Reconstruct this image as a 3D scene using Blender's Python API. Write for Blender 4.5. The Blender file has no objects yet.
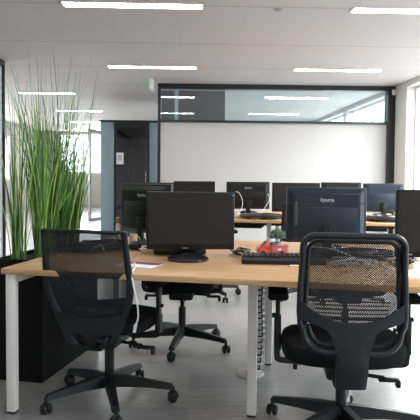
import bpy, bmesh, math, random
from mathutils import Vector, Matrix
random.seed(7)
sc = bpy.context.scene
COL = sc.collection
R = math.radians
PI = math.pi
F = 580.0            # focal length in pixels for a 420 px wide frame
EYE = 1.22

# ------------------------------------------------------------------ materials
def nt(name):
    m = bpy.data.materials.new(name); m.use_nodes = True
    t = m.node_tree; t.nodes.clear()
    out = t.nodes.new('ShaderNodeOutputMaterial')
    return m, t, out
def N(t, typ, **kw):
    n = t.nodes.new(typ)
    for k, v in kw.items():
        if hasattr(n, k): setattr(n, k, v)
        else: n.inputs[k].default_value = v
    return n
def pmat(name, col, rough=.5, metal=0., var=.06, scale=18., bump=0., spec=.5, coat=0., sheen=0.):
    m, t, out = nt(name)
    b = N(t, 'ShaderNodeBsdfPrincipled')
    b.inputs['Metallic'].default_value = metal
    b.inputs['Specular IOR Level'].default_value = spec
    b.inputs['Coat Weight'].default_value = coat
    b.inputs['Sheen Weight'].default_value = sheen
    tc = N(t, 'ShaderNodeTexCoord')
    no = N(t, 'ShaderNodeTexNoise'); no.inputs['Scale'].default_value = scale; no.inputs['Detail'].default_value = 3
    t.links.new(tc.outputs['Object'], no.inputs['Vector'])
    mx = N(t, 'ShaderNodeMix', data_type='RGBA')
    c1 = [max(0, c*(1-var)) for c in col]; c2 = [min(1, c*(1+var)) for c in col]
    mx.inputs[6].default_value = (*c1, 1); mx.inputs[7].default_value = (*c2, 1)
    t.links.new(no.outputs['Fac'], mx.inputs[0]); t.links.new(mx.outputs[2], b.inputs['Base Color'])
    mr = N(t, 'ShaderNodeMapRange'); mr.inputs[3].default_value = max(0, rough-.06); mr.inputs[4].default_value = min(1, rough+.06)
    t.links.new(no.outputs['Fac'], mr.inputs[0]); t.links.new(mr.outputs[0], b.inputs['Roughness'])
    if bump:
        bp = N(t, 'ShaderNodeBump'); bp.inputs['Strength'].default_value = bump; bp.inputs['Distance'].default_value = .002
        t.links.new(no.outputs['Fac'], bp.inputs['Height']); t.links.new(bp.outputs[0], b.inputs['Normal'])
    t.links.new(b.outputs[0], out.inputs[0])
    return m
def emat(name, col, s):
    m, t, out = nt(name)
    e = N(t, 'ShaderNodeEmission'); e.inputs[0].default_value = (*col, 1); e.inputs[1].default_value = s
    t.links.new(e.outputs[0], out.inputs[0]); return m
def glassmat(name, tint, gloss=.2, rough=.02, haze=0., hazecol=(.8, .85, .87), ior=1.5):
    m, t, out = nt(name)
    tr = N(t, 'ShaderNodeBsdfTransparent'); tr.inputs[0].default_value = (*tint, 1)
    gl = N(t, 'ShaderNodeBsdfGlossy'); gl.inputs['Roughness'].default_value = rough
    gl.inputs[0].default_value = (.95, .97, 1, 1)
    base = tr
    if haze:
        di = N(t, 'ShaderNodeBsdfDiffuse'); di.inputs[0].default_value = (*hazecol, 1)
        tl = N(t, 'ShaderNodeBsdfTranslucent'); tl.inputs[0].default_value = (*hazecol, 1)
        a = N(t, 'ShaderNodeMixShader'); a.inputs[0].default_value = .5
        t.links.new(di.outputs[0], a.inputs[1]); t.links.new(tl.outputs[0], a.inputs[2])
        b = N(t, 'ShaderNodeMixShader'); b.inputs[0].default_value = haze
        t.links.new(tr.outputs[0], b.inputs[1]); t.links.new(a.outputs[0], b.inputs[2]); base = b
    lw = N(t, 'ShaderNodeFresnel'); lw.inputs[0].default_value = ior
    ad = N(t, 'ShaderNodeMath', operation='ADD', use_clamp=True); ad.inputs[1].default_value = gloss
    t.links.new(lw.outputs[0], ad.inputs[0])
    ge = N(t, 'ShaderNodeNewGeometry'); iv = N(t, 'ShaderNodeMath', operation='SUBTRACT'); iv.inputs[0].default_value = 1; t.links.new(ge.outputs['Backfacing'], iv.inputs[1])
    mu = N(t, 'ShaderNodeMath', operation='MULTIPLY'); t.links.new(ad.outputs[0], mu.inputs[0]); t.links.new(iv.outputs[0], mu.inputs[1]); ad = mu   # reflect once, on the way in
    mx = N(t, 'ShaderNodeMixShader')
    t.links.new(ad.outputs[0], mx.inputs[0]); t.links.new(base.outputs[0], mx.inputs[1]); t.links.new(gl.outputs[0], mx.inputs[2])
    t.links.new(mx.outputs[0], out.inputs[0]); return m
def woodmat():
    m, t, out = nt('oak_laminate')
    b = N(t, 'ShaderNodeBsdfPrincipled'); b.inputs['Roughness'].default_value = .42
    tc = N(t, 'ShaderNodeTexCoord'); mp = N(t, 'ShaderNodeMapping'); mp.inputs['Scale'].default_value = (1.2, 22, 22)
    t.links.new(tc.outputs['Object'], mp.inputs[0])
    n1 = N(t, 'ShaderNodeTexNoise'); n1.inputs['Scale'].default_value = 2.2; n1.inputs['Detail'].default_value = 6; n1.inputs['Distortion'].default_value = .6
    t.links.new(mp.outputs[0], n1.inputs['Vector'])
    r = N(t, 'ShaderNodeValToRGB')
    r.color_ramp.elements[0].position = .3; r.color_ramp.elements[0].color = (.46, .265, .125, 1)
    r.color_ramp.elements[1].position = .7; r.color_ramp.elements[1].color = (.64, .41, .215, 1)
    t.links.new(n1.outputs['Fac'], r.inputs[0]); t.links.new(r.outputs[0], b.inputs['Base Color'])
    t.links.new(b.outputs[0], out.inputs[0]); return m
def floormat():
    m, t, out = nt('grey_plank_floor')
    b = N(t, 'ShaderNodeBsdfPrincipled')
    tc = N(t, 'ShaderNodeTexCoord')
    mp = N(t, 'ShaderNodeMapping'); mp.inputs['Scale'].default_value = (1, 5.5, 1)
    t.links.new(tc.outputs['Object'], mp.inputs[0])
    n1 = N(t, 'ShaderNodeTexNoise'); n1.inputs['Scale'].default_value = 7.; n1.inputs['Detail'].default_value = 9; n1.inputs['Roughness'].default_value = .72
    t.links.new(mp.outputs[0], n1.inputs['Vector'])
    br = N(t, 'ShaderNodeTexBrick'); br.inputs['Scale'].default_value = 1.0
    br.inputs['Brick Width'].default_value = 1.0; br.inputs['Row Height'].default_value = .25
    br.inputs['Mortar Size'].default_value = .003; br.inputs['Bias'].default_value = 0
    br.inputs['Color1'].default_value = (.175, .166, .165, 1); br.inputs['Color2'].default_value = (.075, .074, .082, 1); br.inputs['Mortar'].default_value = (.12, .12, .12, 1)
    t.links.new(tc.outputs['Object'], br.inputs['Vector'])
    r = N(t, 'ShaderNodeValToRGB')
    r.color_ramp.elements[0].position = .3; r.color_ramp.elements[0].color = (.42, .42, .44, 1)
    r.color_ramp.elements[1].position = .72; r.color_ramp.elements[1].color = (1.75, 1.72, 1.68, 1)
    t.links.new(n1.outputs['Fac'], r.inputs[0])
    mx = N(t, 'ShaderNodeMix', data_type='RGBA', blend_type='MULTIPLY'); mx.inputs[0].default_value = 1
    t.links.new(br.outputs['Color'], mx.inputs[6]); t.links.new(r.outputs[0], mx.inputs[7])
    t.links.new(mx.outputs[2], b.inputs['Base Color'])
    n2 = N(t, 'ShaderNodeTexNoise'); n2.inputs['Scale'].default_value = 180
    t.links.new(tc.outputs['Object'], n2.inputs['Vector'])
    bp = N(t, 'ShaderNodeBump'); bp.inputs['Strength'].default_value = .25; bp.inputs['Distance'].default_value = .002
    t.links.new(n2.outputs['Fac'], bp.inputs['Height']); t.links.new(bp.outputs[0], b.inputs['Normal'])
    b.inputs['Roughness'].default_value = .30; b.inputs['Specular IOR Level'].default_value = .9; b.inputs['Coat Weight'].default_value = .6; b.inputs['Coat Roughness'].default_value = .24
    b.inputs['Sheen Weight'].default_value = .85; b.inputs['Sheen Roughness'].default_value = .35; b.inputs['Sheen Tint'].default_value = (1, .96, .94, 1)
    t.links.new(b.outputs[0], out.inputs[0]); return m
def ceilmat():
    m, t, out = nt('ceiling_panels')
    b = N(t, 'ShaderNodeBsdfPrincipled'); b.inputs['Roughness'].default_value = .7
    tc = N(t, 'ShaderNodeTexCoord')
    mp = N(t, 'ShaderNodeMapping'); mp.inputs['Location'].default_value = (.12, -5.1+.7375*2, 0)
    t.links.new(tc.outputs['Object'], mp.inputs[0])
    br = N(t, 'ShaderNodeTexBrick', offset=0.0); br.inputs['Scale'].default_value = 1.0
    br.inputs['Brick Width'].default_value = .625; br.inputs['Row Height'].default_value = 1.475
    br.inputs['Mortar Size'].default_value = .003; br.inputs['Bias'].default_value = 0
    br.inputs['Color1'].default_value = (.575, .52, .505, 1); br.inputs['Color2'].default_value = (.555, .50, .485, 1); br.inputs['Mortar'].default_value = (.49, .44, .425, 1)
    t.links.new(mp.outputs[0], br.inputs['Vector'])
    sp = N(t, 'ShaderNodeSeparateXYZ'); t.links.new(tc.outputs['Object'], sp.inputs[0])
    a = N(t, 'ShaderNodeMath', operation='ADD'); a.inputs[1].default_value = -5.1+1.475*20+.02; t.links.new(sp.outputs['Y'], a.inputs[0])
    mo = N(t, 'ShaderNodeMath', operation='MODULO'); mo.inputs[1].default_value = 1.475; t.links.new(a.outputs[0], mo.inputs[0])
    lt = N(t, 'ShaderNodeMath', operation='LESS_THAN'); lt.inputs[1].default_value = .04; t.links.new(mo.outputs[0], lt.inputs[0])
    mx = N(t, 'ShaderNodeMix', data_type='RGBA'); mx.inputs[7].default_value = (.44, .40, .385, 1)
    t.links.new(lt.outputs[0], mx.inputs[0]); t.links.new(br.outputs['Color'], mx.inputs[6])
    t.links.new(mx.outputs[2], b.inputs['Base Color'])
    t.links.new(b.outputs[0], out.inputs[0]); return m
def netmat(name, col, pitch, thr, axes=('X', 'Z')):
    """woven mesh: real holes in a regular diamond weave"""
    m, t, out = nt(name)
    b = N(t, 'ShaderNodeBsdfPrincipled'); b.inputs['Base Color'].default_value = (*col, 1); b.inputs['Roughness'].default_value = .6
    tr = N(t, 'ShaderNodeBsdfTransparent')
    tc = N(t, 'ShaderNodeTexCoord'); sp = N(t, 'ShaderNodeSeparateXYZ'); t.links.new(tc.outputs['Object'], sp.inputs[0])
    s = []
    for a in axes:
        mu = N(t, 'ShaderNodeMath', operation='MULTIPLY'); mu.inputs[1].default_value = 2*PI/pitch
        t.links.new(sp.outputs[a], mu.inputs[0])
        si = N(t, 'ShaderNodeMath', operation='SINE'); t.links.new(mu.outputs[0], si.inputs[0]); s.append(si)
    pr = N(t, 'ShaderNodeMath', operation='MULTIPLY'); t.links.new(s[0].outputs[0], pr.inputs[0]); t.links.new(s[1].outputs[0], pr.inputs[1])
    gt = N(t, 'ShaderNodeMath', operation='GREATER_THAN'); gt.inputs[1].default_value = thr
    t.links.new(pr.outputs[0], gt.inputs[0])
    mx = N(t, 'ShaderNodeMixShader'); t.links.new(gt.outputs[0], mx.inputs[0])
    t.links.new(b.outputs[0], mx.inputs[1]); t.links.new(tr.outputs[0], mx.inputs[2]); t.links.new(mx.outputs[0], out.inputs[0]); return m
def sheermat(name, col, alpha):
    """weave too fine to resolve: a share of the light passes straight through"""
    m, t, out = nt(name)
    b = N(t, 'ShaderNodeBsdfPrincipled'); b.inputs['Base Color'].default_value = (*col, 1); b.inputs['Roughness'].default_value = .6
    tr = N(t, 'ShaderNodeBsdfTransparent')
    tc = N(t, 'ShaderNodeTexCoord'); no = N(t, 'ShaderNodeTexNoise'); no.inputs['Scale'].default_value = 25
    t.links.new(tc.outputs['Object'], no.inputs['Vector'])
    mr = N(t, 'ShaderNodeMapRange'); mr.inputs[3].default_value = alpha-.01; mr.inputs[4].default_value = alpha+.01
    t.links.new(no.outputs['Fac'], mr.inputs[0])
    mx = N(t, 'ShaderNodeMixShader'); t.links.new(mr.outputs[0], mx.inputs[0])
    t.links.new(b.outputs[0], mx.inputs[1]); t.links.new(tr.outputs[0], mx.inputs[2]); t.links.new(mx.outputs[0], out.inputs[0]); return m
def leafmat():
    m, t, out = nt('reed_leaf')
    b = N(t, 'ShaderNodeBsdfPrincipled'); b.inputs['Roughness'].default_value = .5
    g = N(t, 'ShaderNodeNewGeometry'); r = N(t, 'ShaderNodeValToRGB')
    cr = r.color_ramp
    cr.elements[0].position = 0; cr.elements[0].color = (.02, .055, .012, 1)
    cr.elements[1].position = 1; cr.elements[1].color = (.50, .55, .14, 1)
    for p, c in ((.35, (.04, .15, .022, 1)), (.65, (.10, .31, .045, 1)), (.85, (.27, .46, .07, 1))):
        e = cr.elements.new(p); e.color = c
    t.links.new(g.outputs['Random Per Island'], r.inputs[0]); t.links.new(r.outputs[0], b.inputs['Base Color'])
    t.links.new(b.outputs[0], out.inputs[0]); return m
def spinemat(): return pmat('spine_plastic', (.62, .63, .66), .4)

M = dict(
    black=pmat('black_plastic', (.0075, .008, .0095), .45, var=.1, spec=.35),
    satin=pmat('satin_navy_black', (.009, .012, .017), .48, var=.1, spec=.38),
    navy=pmat('navy_shell', (.011, .022, .042), .42, spec=.45),
    fabric=pmat('black_fabric', (.006, .0065, .008), .9, bump=.4, scale=240, spec=.25),
    screen=pmat('screen_off', (.012, .0105, .0105), .38, var=.02, spec=.4),
    gloss=pmat('gloss_black', (.01, .01, .012), .12, spec=.6),
    white=pmat('white_powder_coat', (.74, .73, .71), .4, var=.02),
    board=pmat('white_board', (.51, .497, .488), .6, var=.01),
    wall=pmat('cream_wall', (.70, .66, .62), .8, var=.02),
    farwall=pmat('beige_wall', (.50, .47, .44), .8, var=.03),
    bluewall=pmat('pale_blue_wall', (.55, .64, .67), .7, var=.02),
    slate=pmat('slate_panel', (.055, .065, .075), .5, var=.05),
    frame=pmat('black_frame', (.008, .008, .01), .4),
    booth=pmat('blue_grey_panel', (.27, .36, .39), .22, var=.04, scale=2, spec=.6),
    boothdark=pmat('booth_lining', (.03, .033, .036), .7),
    planter=pmat('black_planter', (.005, .005, .005), .7, var=.2, scale=6, spec=.15),
    soil=pmat('soil', (.03, .022, .015), .95, bump=1, scale=60),
    wood=woodmat(), floor=floormat(), ceil=ceilmat(), leaf=leafmat(),
    net=netmat('coarse_net', (.008, .009, .012), .0098, .42),
    sheer=sheermat('sheer_net', (.008, .009, .013), .13),
    spine=spinemat(),
    bluejoint=pmat('blue_black_joint', (.02, .035, .09), .5),
    lamp=emat('lamp_diffuser', (1, .98, .96), 27),
    green=emat('exit_green', (.05, .8, .25), 1.2),
    coral=pmat('coral_glaze', (.72, .10, .055), .25, var=.25, scale=30, coat=.3),
    pink=pmat('pink_glaze', (.72, .16, .17), .3, var=.2, scale=30, coat=.3),
    succ=pmat('succulent_green', (.20, .29, .21), .55, var=.6, scale=60),
    pot=pmat('grey_pot', (.26, .33, .36), .6),
    paper=pmat('white_paper', (.85, .84, .87), .7, var=.02),
    purple=pmat('purple_print', (.16, .03, .16), .5, var=.3),
    whitecable=pmat('white_cable', (.75, .75, .75), .4),
    blackcable=pmat('black_cable', (.015, .015, .017), .45),
    cream=pmat('cream_ceramic', (.62, .50, .38), .4),
    tan=pmat('tan_lid', (.35, .22, .14), .6),
    chrome=pmat('chrome', (.6, .6, .62), .2, metal=1),
    logo=pmat('logo_grey', (.55, .58, .62), .4),
    bluesticker=pmat('blue_sticker', (.05, .25, .55), .4),
    greymetal=pmat('grey_aluminium', (.40, .39, .37), .4, metal=.3),
    glass_transom=glassmat('transom_glass', (.88, .97, .99), .16, .01),
    glass_side=glassmat('frosted_side_glass', (.9, .94, .95), .04, .05, haze=.55),
    glass_booth=glassmat('smoked_booth_glass', (.30, .33, .35), .06, .01),
    glass_clear=glassmat('clear_glass', (.93, .96, .96), .01, .01, ior=1.12),
    ink=pmat('ink', (.05, .05, .06), .7),
)

# ------------------------------------------------------------------ mesh builder
class MB:
    def __init__(s): s.bm = bmesh.new()
    def box(s, c, d, bev=0., rot=None, seg=2):
        b = bmesh.new(); bmesh.ops.create_cube(b, size=1)
        for v in b.verts: v.co = Vector((v.co.x*d[0], v.co.y*d[1], v.co.z*d[2]))
        if bev:
            bmesh.ops.bevel(b, geom=b.edges[:], offset=min(bev, min(d)*.49), segments=seg, profile=.5, affect='EDGES', clamp_overlap=True)
        return s.merge(b, c, rot)
    def merge(s, b, c=(0, 0, 0), rot=None):
        mt = Matrix.Translation(Vector(c))
        if rot is not None:
            if not isinstance(rot, Matrix):
                from mathutils import Euler
                rot = Euler(rot).to_matrix().to_4x4()
            mt = mt @ rot
        mp = {}
        for v in b.verts: mp[v] = s.bm.verts.new(mt @ v.co)
        for f in b.faces:
            try: s.bm.faces.new([mp[v] for v in f.verts])
            except ValueError: pass
        b.free(); return s
    def cyl(s, p0, p1, r0, r1=None, n=16): return s.tube([p0, p1], [r0, r0 if r1 is None else r1], n)
    def tube(s, pts, rad, n=8, closed=False, flat=1., up=None):
        pts = [Vector(p) for p in pts]; k = len(pts)
        if not hasattr(rad, '__len__'): rad = [rad]*k
        rings = []; prev = Vector(up) if up else None
        for i, p in enumerate(pts):
            if closed: t = pts[(i+1) % k]-pts[i-1]
            else: t = pts[min(i+1, k-1)]-pts[max(i-1, 0)]
            if t.length < 1e-9: t = Vector((0, 0, 1))
            t.normalize()
            if prev is None or abs(prev.dot(t)) > .98:
                prev = Vector((0, 0, 1)) if abs(t.z) < .9 else Vector((0, 1, 0))
            a = (prev - t*prev.dot(t)).normalized(); b = t.cross(a)
            if up is None: prev = a
            rings.append([s.bm.verts.new(p+(a*math.cos(2*PI*j/n)*flat+b*math.sin(2*PI*j/n))*rad[i]) for j in range(n)])
        m = k if closed else k-1
        for i in range(m):
            A, B = rings[i], rings[(i+1) % k]
            for j in range(n): s.bm.faces.new((A[j], A[(j+1) % n], B[(j+1) % n], B[j]))
        if not closed and n > 2:
            s.bm.faces.new(rings[0][::-1]); s.bm.faces.new(rings[-1])
        return s
    def lathe(s, prof, c=(0, 0, 0), n=24, rot=None, sx=1, sy=1, cap=True):
        b = bmesh.new(); rings = []
        for r, z in prof: rings.append([b.verts.new((max(r, 1e-4)*sx*math.cos(2*PI*j/n), max(r, 1e-4)*sy*math.sin(2*PI*j/n), z)) for j in range(n)])
        for A, B in zip(rings, rings[1:]):
            for j in range(n): b.faces.new((A[j], A[(j+1) % n], B[(j+1) % n], B[j]))
        if cap: b.faces.new(rings[0][::-1]); b.faces.new(rings[-1])
        return s.merge(b, c, rot)
    def cushion(s, w, d, h, c, e=3.2, puff=.012, n=40):
        """superelliptic seat pad, rounded rim and slightly crowned top"""
        b = bmesh.new(); prof = [(.90, 0), (.97, .1), (1, .35), (1, .62), (.975, .85), (.90, 1.0), (.6, 1.0+puff/h), (.25, 1+1.3*puff/h)]
        rings = []
        for sc_, z in prof:
            ring = []
            for j in range(n):
                a = 2*PI*j/n; ca, sa = math.cos(a), math.sin(a)
                x = math.copysign(abs(ca)**(2/e), ca)*w/2*sc_; y = math.copysign(abs(sa)**(2/e), sa)*d/2*sc_
                ring.append(b.verts.new((x, y, z*h - (0.02*max(0, y/(d/2)-.5)*2)**1)))
            rings.append(ring)
        for A, B in zip(rings, rings[1:]):
            for j in range(n): b.faces.new((A[j], A[(j+1) % n], B[(j+1) % n], B[j]))
        b.faces.new(rings[0][::-1]); b.faces.new(rings[-1])
        return s.merge(b, c)
    def plate(s, rows, th):
        """rows of points (grid) thickened along Y"""
        F_ = [[s.bm.verts.new((p[0], p[1]-th/2, p[2])) for p in r] for r in rows]
        B_ = [[s.bm.verts.new((p[0], p[1]+th/2, p[2])) for p in r] for r in rows]
        nr, ncol = len(rows), len(rows[0])
        for i in range(nr-1):
            for j in range(ncol-1):
                s.bm.faces.new((F_[i][j], F_[i][j+1], F_[i+1][j+1], F_[i+1][j]))
                s.bm.faces.new((B_[i][j], B_[i+1][j], B_[i+1][j+1], B_[i][j+1]))
        for i in range(nr-1):
            s.bm.faces.new((F_[i][0], F_[i+1][0], B_[i+1][0], B_[i][0])); s.bm.faces.new((F_[i][-1], B_[i][-1], B_[i+1][-1], F_[i+1][-1]))
        for j in range(ncol-1):
            s.bm.faces.new((F_[0][j], B_[0][j], B_[0][j+1], F_[0][j+1])); s.bm.faces.new((F_[-1][j], F_[-1][j+1], B_[-1][j+1], B_[-1][j]))
        return s
    def sheet(s, rows):
        V = [[s.bm.verts.new(p) for p in r] for r in rows]
        for i in range(len(V)-1):
            for j in range(len(V[0])-1): s.bm.faces.new((V[i][j], V[i][j+1], V[i+1][j+1], V[i+1][j]))
        return s
    def prism(s, outline, y0, y1):
        """closed XZ outline extruded along Y"""
        a = [s.bm.verts.new((x, y0, z)) for x, z in outline]; b = [s.bm.verts.new((x, y1, z)) for x, z in outline]
        n = len(a); s.bm.faces.new(a); s.bm.faces.new(b[::-1])
        for i in range(n): s.bm.faces.new((a[i], b[i], b[(i+1) % n], a[(i+1) % n]))
        return s
    def build(s, name, mat, parent=None, loc=None, rz=None, smooth=True, recalc=True):
        if recalc: bmesh.ops.recalc_face_normals(s.bm, faces=s.bm.faces[:])
        if smooth:
            for f in s.bm.faces: f.smooth = True
            for e in s.bm.edges:
                if len(e.link_faces) == 2 and e.calc_face_angle(0) > R(38): e.smooth = False
        me = bpy.data.meshes.new(name); s.bm.to_mesh(me); s.bm.free()
        me.materials.append(mat)
        o = bpy.data.objects.new(name, me); COL.objects.link(o)
        if parent: o.parent = parent
        if loc is not None: o.location = loc
        if rz is not None: o.rotation_euler = (0, 0, rz)
        return o
def box(name, c, d, mat, parent=None, bev=0., rot=None): return MB().box(c, d, bev, rot).build(name, mat, parent)
def tag(o, label, cat, group=None, kind=None):
    o['label'] = label; o['category'] = cat
    if group: o['group'] = group
    if kind: o['kind'] = kind
    return o
def thing(name, label, cat, loc=(0, 0, 0), rz=0., group=None):
    o = bpy.data.objects.new(name, None); COL.objects.link(o); o.empty_display_size = .1
    o.location = loc; o.rotation_euler = (0, 0, rz)
    return tag(o, label, cat, group)
def copy_tree(o, parent=None):
    c = o.copy(); COL.objects.link(c)
    if parent: c.parent = parent
    for ch in list(o.children): copy_tree(ch, c)
    return c
def text_mesh(body, size, name, mat, parent, loc, rot, depth=.0004):
    cu = bpy.data.curves.new(name, 'FONT'); cu.body = body; cu.size = size; cu.extrude = depth; cu.align_x = 'CENTER'; cu.align_y = 'CENTER'
    tmp = bpy.data.objects.new(name, cu); COL.objects.link(tmp)
    dg = bpy.context.evaluated_depsgraph_get(); me = bpy.data.meshes.new_from_object(tmp.evaluated_get(dg))
    bpy.data.objects.remove(tmp); me.materials.clear(); me.materials.append(mat); me.name = name
    o = bpy.data.objects.new(name, me); COL.objects.link(o); o.parent = parent; o.location = loc; o.rotation_euler = rot
    return o
def curve_pts(pts, n=8):
    """Catmull-Rom through points"""
    P = [Vector(p) for p in pts]; P = [2*P[0]-P[1]]+P+[2*P[-1]-P[-2]]; out = []
    for i in range(1, len(P)-2):
        for k in range(n):
            t = k/n
            out.append(.5*((2*P[i])+(P[i+1]-P[i-1])*t+(2*P[i-1]-5*P[i]+4*P[i+1]-P[i+2])*t*t+(3*P[i]-P[i-1]-3*P[i+1]+P[i+2])*t**3))
    out.append(P[-2]); return out

def gx(px, d): return (px-210)*d/F
def gz(py, d): return EYE-(py-174)*d/F

# ------------------------------------------------------------------ the room (turned 2 degrees to the camera)
RY = R(2.0)
def S(name, mb, mat):
    o = mb.build(name, mat, rz=RY); o['kind'] = 'structure'; return o
def room(a, b, z=0): return Vector((a*math.cos(RY)-b*math.sin(RY), a*math.sin(RY)+b*math.cos(RY), z))
H = 2.68; AL, AR, B0, B1, BW = -5.4, 3.36, -3.2, 20.6, 9.5
S('floor', MB().box(((AL+AR)/2, (B0+B1)/2, -.05), (AR-AL+.4, B1-B0+.4, .1)), M['floor'])
S('ceiling', MB().box(((AL+AR)/2, (B0+B1)/2, H+.05), (AR-AL+.4, B1-B0+.4, .1)), M['ceil'])
added_lwins = [(8.6, 11.2), (11.8, 14.4), (15.0, 17.6)]  # window openings added to the left wall to brighten the corridor
w = MB(); edges = [B0-.2]+[e for p in added_lwins for e in p]+[B1+.2]
for i in range(0, len(edges), 2): w.box((AL-.1, (edges[i]+edges[i+1])/2, H/2), (.2, edges[i+1]-edges[i], H))
for b0, b1 in added_lwins:
    w.box((AL-.1, (b0+b1)/2, .5), (.2, b1-b0, 1.0)); w.box((AL-.1, (b0+b1)/2, (2.3+H)/2), (.2, b1-b0, H-2.3))
S('wall_left', w, M['farwall'])
for i, (b0, b1) in enumerate(added_lwins):
    f = MB()
    for bb in (b0+.02, (b0+b1)/2, b1-.02): f.box((AL-.12, bb, 1.65), (.05, .04, 1.3))
    for zz in (1.02, 2.28): f.box((AL-.12, (b0+b1)/2, zz), (.05, b1-b0, .04))
    fr = S('window_%d' % (i+10), f, M['white'])  # frame of an added window, there only to let extra light in
    MB().box((AL-.12, (b0+b1)/2, 1.65), (.008, b1-b0-.06, 1.24)).build('window_pane', M['glass_clear'], fr)
S('wall_rear', MB().box(((AL+AR)/2, B0-.1, H/2), (AR-AL, .2, H)), M['wall'])
# exterior wall with window openings
wins = [(-2.6, -.2), (.1, 2.7), (3.0, 5.7), (6.0, 8.95), (10.0, 12.4), (12.7, 15.0)]
wz0, wz1 = .45, 2.60
w = MB(); edges = [B0]+[e for p in wins for e in p]+[B1]
for i in range(0, len(edges), 2):
    w.box((AR+.12, (edges[i]+edges[i+1])/2, H/2), (.24, edges[i+1]-edges[i], H))
for b0, b1 in wins:
    w.box((AR+.12, (b0+b1)/2, wz0/2), (.24, b1-b0, wz0)); w.box((AR+.12, (b0+b1)/2, (wz1+H)/2), (.24, b1-b0, H-wz1))
S('wall_right', w, M['wall'])
for i, (b0, b1) in enumerate(wins):
    f = MB(); xx = AR+.16; mid = (b0+b1)/2
    for bb in (b0+.02, mid, b1-.02): f.box((xx, bb, (wz0+wz1)/2), (.05, .04, wz1-wz0))
    for zz in (wz0+.02, wz1-.02): f.box((xx, mid, zz), (.05, b1-b0, .04))
    fr = S('window_%d' % (i+1), f, M['white'])
    p = MB().box((xx, mid, (wz0+wz1)/2), (.008, b1-b0-.06, wz1-wz0-.06)).build('window_pane', M['glass_clear'], fr)
# far wall with one wide bright window
fw0, fw1 = -4.6, -2.9
w = MB(); w.box(((AL+fw0)/2, B1+.1, H/2), (fw0-AL, .2, H)); w.box(((fw1+AR)/2, B1+.1, H/2), (AR-fw1, .2, H))
w.box(((fw0+fw1)/2, B1+.1, .6), (fw1-fw0, .2, 1.2)); w.box(((fw0+fw1)/2, B1+.1, (2.62+H)/2), (fw1-fw0, .2, H-2.62))
S('wall_far', w, M['farwall'])
f = MB()
for aa in (fw0+.03, (fw0+fw1)/2, fw1-.03): f.box((aa, B1+.12, 1.91), (.06, .06, 1.42))
for zz in (1.23, 2.59): f.box(((fw0+fw1)/2, B1+.12, zz), (fw1-fw0, .06, .06))
fr = S('window_7', f, M['white']); MB().box(((fw0+fw1)/2, B1+.12, 1.91), (fw1-fw0-.1, .01, 1.32)).build('window_pane', M['glass_clear'], fr)
S('baseboard_far', MB().box(((AL+AR)/2, B1-.015, .06), (AR-AL, .03, .12)), M['greymetal'])

# back partition: white board wall, black frame, glazed transom
aL, aR2 = -.49, 3.24
S('wall_back', MB().box(((aL+aR2)/2, BW+.06, 1.03), (aR2-aL, .10, 2.06)), M['board'])
S('trim_1', MB().box(((aL+AR)/2, BW+.03, 2.642), (AR-aL, .14, .076)), M['frame'])
S('trim_2', MB().box(((aL+aR2)/2, BW+.03, 2.078), (aR2-aL, .14, .036)), M['frame'])
S('trim_3', MB().box((aL-.015, BW+.03, H/2), (.045, .16, H)), M['frame'])
S('trim_4', MB().box(((aR2+AR)/2, BW+.03, H/2), (AR-aR2, .16, H)), M['frame'])
S('window_8', MB().box(((aL+aR2)/2, BW+.06, 2.35), (aR2-aL, .012, .51)), M['glass_transom'])
S('trim_5', MB().box((.05, BW+.26, 1.36), (1.06, .05, 2.5)), M['slate'])          # slate panel behind the left of the transom
# room behind the partition
S('wall_inner', MB().box(((aL+AR)/2, 15.6, H/2), (AR-aL, .1, H)), M['bluewall'])
S('wall_side', MB().box((aL+.26, 12.6, H/2), (.06, 5.9, H)), M['bluewall'])

# left glazed partition (runs away from the camera, ends in a black post)
aP = -2.47; bP = 7.78
S('trim_6', MB().box((aP, bP-.02, H/2), (.055, .05, H)), M['frame'])
S('trim_7', MB().box((aP, (bP+B0)/2, H-.035), (.055, bP-B0, .07)), M['frame'])
S('trim_8', MB().box((aP, (bP+B0)/2, .04), (.055, bP-B0, .08)), M['frame'])
S('window_9', MB().box((aP, (bP+B0)/2-.03, H/2), (.012, bP-B0-.06, H-.15)), M['glass_side'])

# open glazed door in the far corridor
dr = thing('glazed_door', 'tall grey framed glass door standing ajar down the corridor behind the reeds', 'door', room(-2.52, 14.6), RY+R(66))
f = MB()
for x in (.03, .97): f.box((x, 0, 1.16), (.06, .05, 2.3), .004)
for z in (.05, 2.28): f.box((.5, 0, z), (1.0, .05, .08), .004)
f.build('door_frame', M['greymetal'], dr)
box('glass_pane', (.5, 0, 1.16), (.88, .012, 2.16), M['glass_clear'], dr)
h = MB().tube([(.93, -.03, 1.0), (.93, -.07, 1.0), (.80, -.07, 1.0)], .01, 8).build('handle', M['chrome'], dr)

# phone booth beyond the end of the partition
bt = thing('phone_booth', 'blue-grey booth with a smoked glass front, left of the white board wall', 'booth', room(-.90, 10.6), RY)
BH = 2.15
b = MB(); b.box((-.60, .03, BH/2), (.24, .06, BH), .004); b.box((-.69, .75, BH/2), (.06, 1.4, BH), .004)
b.build('side_panel', M['booth'], bt)
b = MB(); b.box((.33, .03, BH/2), (.34, .06, BH), .004); b.box((.47, .75, BH/2), (.06, 1.4, BH), .004)
b.build('side_panel', M['booth'], bt)
box('roof', (-.11, .75, BH+.015), (1.26, 1.55, .035), M['frame'], bt, .004)
box('back_panel', (-.11, 1.44, BH/2), (1.1, .05, BH), M['boothdark'], bt)
dd = MB()
for x in (-.455, .145): dd.box((x, .02, BH/2), (.035, .05, BH-.02))
for z in (.03, BH-.03): dd.box((-.155, .02, z), (.6, .05, .06))
dd = dd.build('glass_door', M['frame'], bt)
box('door_glass', (-.155, .02, BH/2), (.57, .012, BH-.1), M['glass_booth'], dd)
MB().cyl((.10, -.035, .9), (.10, -.035, 1.25), .009, n=8).build('handle', M['chrome'], dd)
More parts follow.
